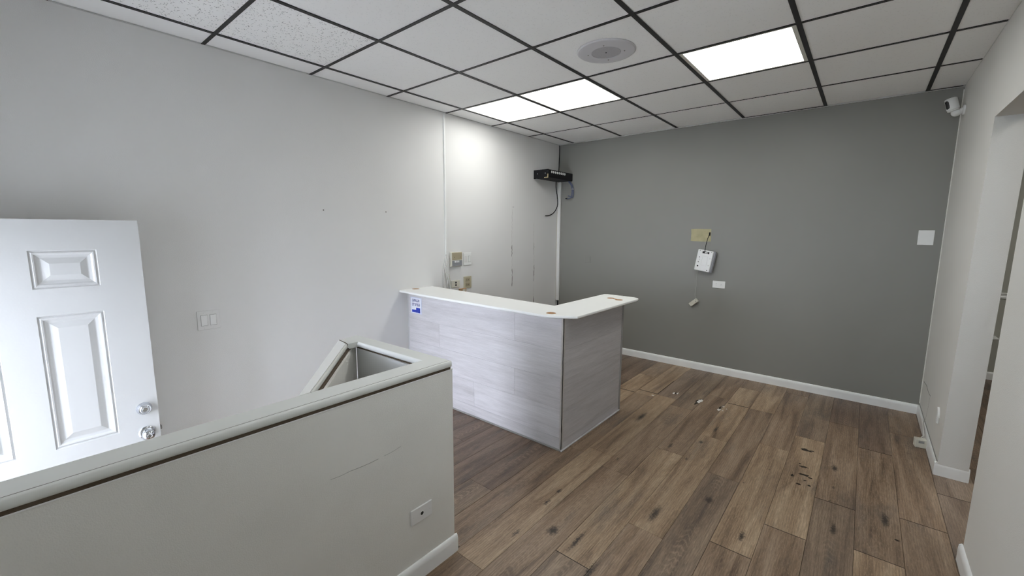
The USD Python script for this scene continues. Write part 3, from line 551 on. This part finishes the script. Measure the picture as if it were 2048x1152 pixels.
# ------------------------------------------------------------------ reception counter
CX, CY, CZ = 1.611, 1.958, 0.886       # corner, front plane, body height
t = xf('reception_counter', 'L-shaped reception counter clad in pale whitewashed planks under a white top', 'counter')
obj('body', cat_(bx(0.0, CX - 0.008, CY + 0.008, CY + 0.12, 0, CZ), bx(CX - 0.12, CX - 0.008, CY + 0.1, 2.805, 0, CZ)), M['counter_core'], t, smooth=False)
FP = obj('front_panel', bx(0.03, CX - 0.003, CY + 0.0035, CY + 0.008, 0, CZ - 0.004), M['counter_edge'], t, smooth=False)
SP = obj('side_panel', bx(CX - 0.008, CX - 0.0035, CY + 0.004, 2.80, 0, CZ - 0.004), M['counter_edge'], t, smooth=False)
zrow = [0.004, 0.085, 0.281, 0.477, 0.673, CZ - 0.004]
joints = [[0.42], [0.816], [1.212], [0.425], [1.215]]
for r in range(5):
    e = [0.032] + joints[r] + [CX - 0.016]
    for q in range(len(e) - 1):
        obj('plank', bx(e[q] + .0003, e[q + 1] - .0003, CY, CY + 0.0036, zrow[r] + .0003, zrow[r + 1] - .0003, 0.0004), M['cladding_a' if (r + q) % 2 else 'cladding_b'], FP, smooth=False)
    obj('plank', bx(CX - 0.0036, CX, CY + 0.016, 2.786, zrow[r] + .0003, zrow[r + 1] - .0003, 0.0004), M['cladding_side'], SP, smooth=False)
obj('corner_trim', cat_(bx(CX - 0.015, CX + 0.002, CY - 0.002, CY + 0.004, 0, CZ - .004, .001), bx(CX - 0.004, CX + 0.002, CY - 0.002, CY + 0.015, 0, CZ - .004, .001)), M['counter_trim'], t)
obj('end_trim', bx(CX - 0.010, CX + 0.003, 2.787, 2.81, 0, CZ - .004, .001), M['counter_edge'], t)
obj('floor_trim', bx(0.03, CX + 0.002, CY - 0.010, CY, 0, 0.012, .003), M['counter_edge'], t)
obj('floor_trim', bx(CX, CX + 0.010, CY - 0.010, 2.80, 0, 0.012, .003), M['cladding_a'], t)
ztop = lambda x: 0.917 - 0.0075 * x
def bp(u, v):
    d = rgt * ((u - 1024) / FPX) + upv * ((576 - v) / FPX) + fwd; e = np.array(EYE)
    k = (0.917 - 0.0075 * e[0] - e[2]) / (d[2] + 0.0075 * d[0]); return tuple((e + k * d)[:2])
TOP = [(0.0, 1.886), (0.40, 1.868), (1.06, 1.876), (1.500, 1.880), (1.560, 1.893), (1.692, 1.985), (1.694, 2.872), (1.684, 2.915), (1.640, 2.945), (1.400, 2.945), (1.378, 2.925), (1.378, 2.195), (0.70, 2.215), (0.0, 2.25)]
m_ = rounded_ext(TOP, -0.018, 0.0, 0.006, 4); m_.vertices[:, 2] += ztop(m_.vertices[:, 0])
obj('countertop', m_, M['laminate_white'], t, smooth=28)
def disc(x, y, r):
    m = lathe([(0, 0.0009), (r - .001, 0.0009), (r, 0.0)], 32); m.apply_translation((x, y, ztop(x) - .0002)); return m
obj('bare_spot', disc(1.515, 1.955, 0.032), M['chipboard'], t, label='bare brown chipboard spot at the counter corner')
obj('bare_spot', disc(1.520, 2.765, 0.028), M['chipboard'], t); obj('bare_spot', disc(1.605, 2.735, 0.029), M['chipboard'], t)
obj('bare_spot', disc(0.038, 2.03, 0.032), M['chipboard'], t)
m_ = bx(-.011, .011, -.04, .04, 0, .0008); m_.apply_transform(trimesh.transformations.rotation_matrix(math.radians(65), [0, 0, 1])); m_.apply_translation((1.562, 2.752, ztop(1.56) - .0001)); obj('bare_spot', m_, M['chipboard'], t)

t = xf('step_warning_sticker', 'white and blue step warning sticker high on the counter front near the wall', 'sticker')
SU, SV, SW_, SH = 0.132, 0.790, 0.148, 0.139
obj('backing', on_wall(plate(SW_, SH, 0.0010, 0.0004), 'counter', SU, SV), M['sticker_pale'], t)
obj('white_field', on_wall(plate(SW_ - .018, SH - .016, 0.0004, 0.0001), 'counter', SU, SV, off=0.0010), M['sticker_white'], t)
def lettering(s, h, w):
    m = meshkit.text_mesh(s, h, 0.0004, bold=True); b = m.bounds; m.apply_translation((-(b[0][0] + b[1][0]) / 2, 0, 0)); m.apply_scale((w / (b[1][0] - b[0][0]), 1, 1)); return m
obj('lettering', on_wall(lettering('UWAGA!', 0.0225, 0.098), 'counter', SU - .002, SV + 0.031, off=0.0014), M['sticker_navy'], t, smooth=False)
obj('lettering', on_wall(lettering('STOPIE\u0143', 0.0225, 0.104), 'counter', SU, SV - 0.004, off=0.0014), M['sticker_navy'], t, smooth=False)
st = Polygon([(-.055, -.060), (.055, -.060), (.055, -.018), (.001, -.018), (.001, -.038), (-.055, -.038)])
obj('step_symbol', on_wall(ext(st, 0, 0.0004), 'counter', SU, SV, off=0.0014), M['sticker_blue'], t, smooth=False)

# ------------------------------------------------------------------ on the white wall
def rocker(parent, wall, u, v, w=0.032, h=0.063, shade=True, off=0.006):
    f = Polygon([(-w / 2 - .0016, -h / 2 - .0016), (w / 2 + .0016, -h / 2 - .0016), (w / 2 + .0016, h / 2 + .0016), (-w / 2 - .0016, h / 2 + .0016)])
    k = obj('rocker', on_wall(ext(f, 0, 0.0006), wall, u, v, off=off), M['plastic_shadow'], parent, smooth=False)
    m = bx(-w / 2, w / 2, -h / 2, h / 2, 0, 0.004, 0.001); m.vertices[:, 2] += np.where(m.vertices[:, 2] > .002, 0.0022 * m.vertices[:, 1] / (h / 2), 0)
    obj('paddle', on_wall(m, wall, u, v, off=off), M['plastic_white'], k)
t = xf('light_switch', 'white double rocker light switch behind the open entry door', 'light switch', 'light switches')
obj('plate', on_wall(plate(0.117, 0.115, 0.006, 0.002), 'left', 0.516, 0.879), M['plastic_grey_white'], t)
for u in (0.4925, 0.5385): rocker(t, 'left', u, 0.879)
for u in (0.4925, 0.5385):
    for v in (-.047, .047): obj('screw', on_wall(lathe([(0, 0.001), (0.0025, 0.0008), (0.003, 0)], 10), 'left', u, 0.879 + v, off=0.006), M['plastic_grey_white'], t)
t = xf('light_switch', 'white light switch plate on the wall behind the reception counter', 'light switch', 'light switches')
obj('plate', on_wall(plate(0.106, 0.123, 0.006, 0.002), 'left', 2.690, 1.144), M['plastic_white'], t)
rocker(t, 'left', 2.714, 1.144, 0.030, 0.060)
obj('blank_insert', on_wall(plate(0.032, 0.064, 0.001, 0.0004), 'left', 2.667, 1.144, off=0.006), M['plastic_grey_white'], t)
t = xf('intercom', 'beige and grey wall intercom with three white buttons beside a light switch', 'intercom')
obj('case', on_wall(plate(0.142, 0.136, 0.026, 0.003), 'left', 2.530, 1.150), M['ivory'], t)
obj('speaker_panel', on_wall(plate(0.128, 0.070, 0.002, 0.0006), 'left', 2.533, 1.179, off=0.0255), M['plastic_tan'], t)
gp = obj('button_panel', on_wall(plate(0.128, 0.052, 0.002, 0.0006), 'left', 2.533, 1.113, off=0.0255), M['plastic_grey'], t)
for k in range(3): obj('button', on_wall(plate(0.014, 0.016, 0.004, 0.0012), 'left', 2.506 + .022 * k, 1.127, off=0.027), M['plastic_white'], gp)
for u in (2.495, 2.575): obj('screw', on_wall(lathe([(0, 0.001), (0.003, 0.0008), (0.0035, 0)], 10), 'left', u, 1.168, off=0.0272), M['raw_wood'], t)
t = xf('phone_jack', 'ivory wall plate with two dark round sockets low behind the counter', 'wall socket')
obj('plate', on_wall(plate(0.108, 0.070, 0.006, 0.002), 'left', 2.531, 0.910), M['ivory'], t)
for v in (0.923, 0.899): obj('socket_hole', on_wall(lathe([(0, 0.0012), (0.0085, 0.0012), (0.0095, 0)], 20), 'left', 2.533, v, off=0.006), M['hole_black'], t)
t = xf('power_outlet', 'tan duplex power outlet on the wall behind the counter', 'power outlet')
obj('plate', on_wall(plate(0.106, 0.116, 0.007, 0.002), 'left', 2.690, 0.913), M['plastic_beige'], t)
for v in (0.937, 0.889):
    k = obj('socket', on_wall(plate(0.060, 0.034, 0.002, 0.0008), 'left', 2.690, v, off=0.0065), M['plastic_tan'], t)
    for u in (-.012, .012): obj('slot', on_wall(plate(0.004, 0.012, 0.0008, 0.0002), 'left', 2.690 + u, v, off=0.0082), M['hole_black'], k)
t = xf('junction_block', 'small brown connector block on the wall just above the counter top', 'connector')
obj('block', on_wall(plate(0.080, 0.055, 0.03, 0.003), 'left', 2.610, 0.833), M['cardboard'], t)
obj('clip', on_wall(plate(0.040, 0.020, 0.004, 0.001), 'left', 2.615, 0.842, off=0.03), M['ivory'], t)
t = xf('cable_raceway', 'thin white cable raceway running down the white wall to the intercom', 'raceway')
obj('channel', bx(0, 0.010, 2.404, 2.424, 1.20, H - 0.004, 0.002), M['plastic_white'], t)
for i, pp in enumerate([[(0.006, 2.410, 1.20), (0.016, 2.404, 1.12), (0.012, 2.395, 1.05), (0.012, 2.415, 0.98), (0.01, 2.425, 0.86), (0.01, 2.43, 0.74)],
                        [(0.006, 2.417, 1.20), (0.018, 2.425, 1.14), (0.016, 2.405, 1.06), (0.014, 2.435, 0.97), (0.012, 2.452, 0.86), (0.01, 2.45, 0.74)],
                        [(0.006, 2.414, 1.20), (0.010, 2.392, 1.13), (0.008, 2.378, 1.02), (0.008, 2.376, 0.92), (0.008, 2.378, 0.74)],
                        [(0.010, 2.44, 1.01), (0.014, 2.452, 0.95), (0.010, 2.455, 0.88), (0.01, 2.455, 0.76)]]):
    obj('cable', tube(pp, 0.004 if i != 3 else 0.003, 8), M['cable_white' if i < 3 else 'ivory'], t)

# ------------------------------------------------------------------ corner: network panel, raceway, cables
t = xf('network_panel', 'black wall-mounted network patch panel high in the room corner', 'patch panel')
obj('case', cat_(bx(0.001, 0.205, 3.775, YB - .001, 2.022, 2.110, 0.003)), M['plastic_black'], t)
obj('end_plate', bx(0.001, 0.207, 3.765, 3.774, 2.014, 2.112, 0.002), M['plastic_black'], t)
for i in range(8): obj('port', orient(lathe([(0, 0.003), (0.013, 0.003), (0.015, 0)], 20), (1, 0, 0), (0.2045, 3.836 + 0.0385 * i, 2.086)), M['plastic_white'], t)
obj('label_bracket', cat_(bx(0.150, 0.206, 3.7625, 3.765, 2.016, 2.026), bx(0.196, 0.206, 3.7625, 3.765, 2.026, 2.060)), M['brass'], t, smooth=False)
for u in (0.055, 0.165): obj('bolt', orient(lathe([(0, 0.003), (0.005, 0.0025), (0.006, 0)], 12), (0, -1, 0), (u, 3.765, 2.068)), M['plastic_grey'], t)
t = xf('corner_raceway', 'white plastic cable raceway standing in the corner below the patch panel', 'raceway')
obj('channel', bx(0.006, 0.047, YB - 0.022, YB, 0.54, 2.02, 0.002), M['plastic_grey_white'], t)
obj('edge_strip', bx(0.0, 0.005, YB - 0.018, YB - 0.006, 0.54, 1.66, 0.001), M['plastic_beige'], t)
obj('cable', tube([(0.028, YB - .010, 0.55), (0.034, YB - .010, 0.42), (0.045, YB - .012, 0.25)], 0.006, 8), M['plastic_black'], t)
obj('cable', tube([(0.016, YB - .010, 0.55), (0.014, YB - .010, 0.40), (0.010, YB - .012, 0.25)], 0.007, 8), M['plastic_shadow'], t)
obj('ceiling_cable', tube([(0.010, YB - .008, H - .001), (0.014, YB - .008, 2.40), (0.012, YB - .010, 2.25), (0.010, YB - .012, 2.112)], 0.0045, 8), M['plastic_black'], label='black cable dropping from the ceiling to the corner patch panel', cat='cable')
obj('hanging_cable', tube([(0.02, 4.20, 2.021), (0.022, 4.20, 1.95), (0.040, 4.20, 1.85), (0.048, 4.20, 1.74), (0.022, 4.18, 1.66), (-0.0 + .012, 4.10, 1.615), (0.010, 4.00, 1.603)], 0.0055, 8), M['plastic_black'], label='loose black cable hanging from the patch panel in front of the raceway', cat='cable')
t = xf('cable_bundle', 'blue-grey cable bundle curling below the right end of the patch panel', 'cable')
obj('cable', tube([(0.165, YB - .03, 2.021), (0.205, YB - .03, 1.97), (0.220, YB - .03, 1.90), (0.208, YB - .03, 1.835), (0.180, YB - .03, 1.815), (0.150, YB - .03, 1.818)], 0.006, 8), M['cable_blue'], t)
obj('cable', tube([(0.175, YB - .018, 2.021), (0.218, YB - .018, 1.965), (0.230, YB - .018, 1.89), (0.222, YB - .018, 1.83), (0.190, YB - .02, 1.842), (0.158, YB - .02, 1.850)], 0.0055, 8), M['cable_blue'], t)
obj('plug', bx(0.128, 0.155, YB - .036, YB - .020, 1.810, 1.824, .003), M['plastic_black'], t)
obj('cable_tie', orient(trimesh.creation.torus(0.012, 0.003, major_sections=20, minor_sections=8), (0, 0, 1), (0.224, YB - .024, 1.925)), M['plastic_white'], t)

# ------------------------------------------------------------------ on the grey wall
obj('paint_patch', on_wall(ext(blob(0, 0, .103, .066, 91, n=4).envelope.buffer(-.004).buffer(.004) if False else Polygon([(-.098, .062), (-.03, .064), (.05, .062), (.094, .063), (.097, .0), (.099, -.060), (.02, -.062), (-.06, -.060), (-.096, -.058), (-.094, .01)]), 0, .0006), 'back', 1.730, 1.388), M['tape'], smooth=False, label='yellowed rectangular patch on the grey wall above the dangling device', cat='wall patch')
t = xf('dangling_device', 'white wall device dangling tilted on a black wire from the yellow patch', 'device')
ro = -0.155
du, dv = 1.793, 1.137
obj('back_shell', on_wall(bx(-.080, .080, -.106, .106, 0.012, 0.048, .008), 'back', du + .012, dv - .004, ro, 0.004), M['plastic_grey'], t)
obj('faceplate', on_wall(bx(-.078, .070, -.106, .106, 0.045, 0.058, .006), 'back', du, dv, ro, 0.004), M['plastic_white'], t)
def dev(m, u, v, off=0.062): 
    c_, s_ = math.cos(ro), math.sin(ro); return on_wall(m, 'back', du + u * c_ - v * s_, dv + u * s_ + v * c_, ro, off)
obj('slot', dev(bx(-.030, .034, -.010, .010, 0, .0012, .0004), -.002, .082), M['hole_black'], t)
obj('inner_plate', dev(bx(-.018, .010, -.006, .006, 0, .0022, .0006), .008, .082), M['plastic_white'], t)
for u, v, r in ((-.050, .030, .0045), (-.045, .008, .003), (-.052, -.020, .004), (-.050, -.060, .0075), (.050, .030, .003), (.048, -.040, .0025), (.045, -.088, .005), (-.058, .095, .003), (.05, .096, .003)):
    obj('screw_hole', dev(lathe([(0, 0.0009), (r, 0.0009), (r, 0)], 14), u, v), M['hole_black'], t)
obj('raised_ridge', dev(cat_(bx(-.02, .03, .045, .048, 0, .002), bx(-.02, .03, -.05, -.047, 0, .002), bx(-.021, -.018, -.05, .048, 0, .002), bx(.028, .031, -.05, .048, 0, .002)), -.002, 0), M['plastic_grey_white'], t, smooth=False)
obj('wire', tube([(1.812, YB - .002, 1.405), (1.806, YB - .03, 1.36), (1.800, YB - .055, 1.30), (1.796, YB - .066, 1.235), (1.797, YB - .0625, 1.222)], 0.0032, 8), M['plastic_black'], t)
obj('wire_plug', on_wall(plate(0.012, 0.034, 0.012, .003), 'back', 1.814, 1.402), M['plastic_black'], t)
t = xf('hanging_jack', 'small white jack dangling askew on a thin wire low on the grey wall', 'connector')
r2 = 0.72
obj('housing', on_wall(bx(-.047, .047, -.020, .020, 0, .026, .003), 'back', 1.707, 0.703, r2, 0.006), M['ivory'], t)
for u in (.026, .034): obj('contact_hole', on_wall(lathe([(0, .0008), (.0035, .0008), (.0035, 0)], 12), 'back', 1.707 + u * math.cos(r2) - (.006 if u > .03 else -.004) * math.sin(r2), 0.703 + u * math.sin(r2) + (.006 if u > .03 else -.004), 0, 0.0322), M['hole_black'], t)
obj('wire', tube([(1.735, YB - .05, 1.035), (1.722, YB - .030, .96), (1.722, YB - .022, .88), (1.716, YB - .020, .81), (1.720, YB - .022, .76), (1.736, YB - .02, .742)], 0.0014, 8), M['wire_dull'], t)
t = xf('power_outlet', 'white horizontal power outlet on the grey wall right of the hanging jack', 'power outlet')
obj('plate', on_wall(plate(0.115, 0.070, 0.006, 0.002), 'back', 1.930, 0.905), M['plastic_white'], t)
for u in (-.022, .022):
    k = obj('socket', on_wall(plate(0.030, 0.034, 0.0015, 0.0006), 'back', 1.930 + u, 0.905, off=0.0058), M['plastic_white'], t)
    for v in (-.006, .006): obj('slot', on_wall(plate(0.008, 0.0022, 0.0006, 0.0001), 'back', 1.930 + u, 0.905 + v, off=0.0072), M['plastic_shadow'], k)
t = xf('cover_plate', 'square blank white cover plate on the grey wall near the right corner', 'cover plate')
obj('plate', on_wall(plate(0.090, 0.112, 0.006, 0.002), 'back', 3.364, 1.390), M['plastic_white'], t)
for v in (-.042, .042): obj('screw', on_wall(lathe([(0, .001), (.003, .0008), (.0035, 0)], 12), 'back', 3.364, 1.390 + v, off=.006), M['plastic_white'], t)
t = xf('painted_plate', 'small cover plate painted over in the grey of the wall, right of the corner', 'cover plate')
obj('plate', on_wall(plate(0.076, 0.080, 0.005, 0.0015), 'back', 0.447, 1.083), M['wall_grey'], t)
for v in (-.03, .03): obj('screw', on_wall(lathe([(0, .001), (.003, .0008), (.0035, 0)], 12), 'back', 0.447, 1.083 + v, off=.005), M['wall_grey'], t)

# ------------------------------------------------------------------ on the right wall
t = xf('security_camera', 'white security camera with black lens window high in the corner by the ceiling', 'security camera')
hd = np.array([3.392, 4.12, 2.318]); ax = np.array([0.27, 0.05, -1.0]); ax /= np.linalg.norm(ax)
hm = lathe([(0, 0.045), (0.024, 0.045), (0.030, 0.043), (0.033, 0.038), (0.034, -0.030), (0.033, -0.034)], 40)
obj('head', orient(hm, -ax, hd), M['plastic_white'], t)
obj('collar', orient(lathe([(0.033, -0.033), (0.031, -0.036), (0.032, -0.040), (0.031, -0.046), (0.024, -0.049), (0, -0.049)], 40), -ax, hd), M['plastic_grey_white'], t)
look = np.array([-0.80, -0.60, 0]); look -= ax * (look @ ax); look /= np.linalg.norm(look); sidev = np.cross(-ax, look)
rows_ = []
for a in np.linspace(-1, 1, 15):
    for b in np.linspace(-1, 1, 9):
        zz = a * 0.029; half = 0.40 * math.sqrt(max(0, 1 - max(0, abs(a) - 0.55) ** 2 / 0.45 ** 2))
        an = b * half; rows_.append(hd - ax * (zz + .002) + 0.0346 * (look * math.cos(an) + sidev * math.sin(an)))
fs = []
for i in range(14):
    for j in range(8):
        a = i * 9 + j; fs += [[a, a + 1, a + 10], [a, a + 10, a + 9]]
lm = trimesh.Trimesh(np.array(rows_), fs, process=False)
back = lm.copy(); back.vertices -= look * 0.004; back.invert()
obj('lens_window', cat_(lm, back), M['lens_black'], t)
obj('ball_joint', trimesh.creation.icosphere(3, 0.027).apply_translation((3.418, 4.125, 2.262)), M['plastic_white'], t, smooth=True)
obj('arm', cyl(0.020, (3.418, 4.125, 2.262), (3.452, 4.125, 2.272)), M['plastic_grey_white'], t)
obj('mount_disc', orient(lathe([(0, 0.012), (0.030, 0.012), (0.034, 0.008), (0.034, 0)], 32), (-1, 0, 0), (XR, 4.125, 2.275)), M['plastic_white'], t)
t = xf('phone_socket_box', 'small white phone socket on a short cord by the right baseboard', 'phone socket')
q = bx(-.030, .030, -.022, .022, 0, .058, .003); q.apply_transform(trimesh.transformations.rotation_matrix(0.15, [0, 0, 1]))
jb = q.copy(); jb.apply_translation((3.418, 3.575, 0.0006)); obj('box', jb, M['ivory'], t)
jb = bx(-.014, .014, -.0235, -.0215, .034, .050); jb.apply_transform(trimesh.transformations.rotation_matrix(0.15, [0, 0, 1])); jb.apply_translation((3.418, 3.575, 0)); obj('socket_hole', jb, M['plastic_shadow'], t, smooth=False)
obj('cord', tube([(3.4595, 3.90, 0.083), (3.446, 3.86, 0.084), (3.441, 3.74, 0.075), (3.438, 3.65, 0.058), (3.424, 3.605, 0.060), (3.419, 3.590, 0.057)], 0.003, 8), M['cable_white'], t)
t = xf('broken_plate', 'broken half-round white plate on the right wall above the baseboard', 'wall plate')
an = np.linspace(-math.pi / 2, math.pi / 2, 14)
pg = Polygon([(0.035 * math.cos(a) * 1.3, 0.042 * math.sin(a)) for a in an] + [(0.002, 0.034), (0.014, 0.014), (0.010, -.01), (0.012, -.034)])
obj('plate', on_wall(ext(pg.buffer(0), 0, 0.010), 'right', 3.385, 0.312), M['plastic_white'], t, smooth=False)
obj('foot', on_wall(bx(0.034, 0.052, -.050, -.010, 0, .012, .003), 'right', 3.385, 0.312), M['plastic_white'], t)

# ------------------------------------------------------------------ in the room beyond
t = xf('corner_shelf', 'small white wall shelf glimpsed low through the opening at the right', 'shelf')
obj('board', bx(3.80, 4.065, 5.70, 5.84, 0.425, 0.440, .003), M['white_trim'], t)
obj('bracket', bx(3.90, 4.02, 5.80, 5.84, 0.35, 0.425, .003), M['white_trim'], t)
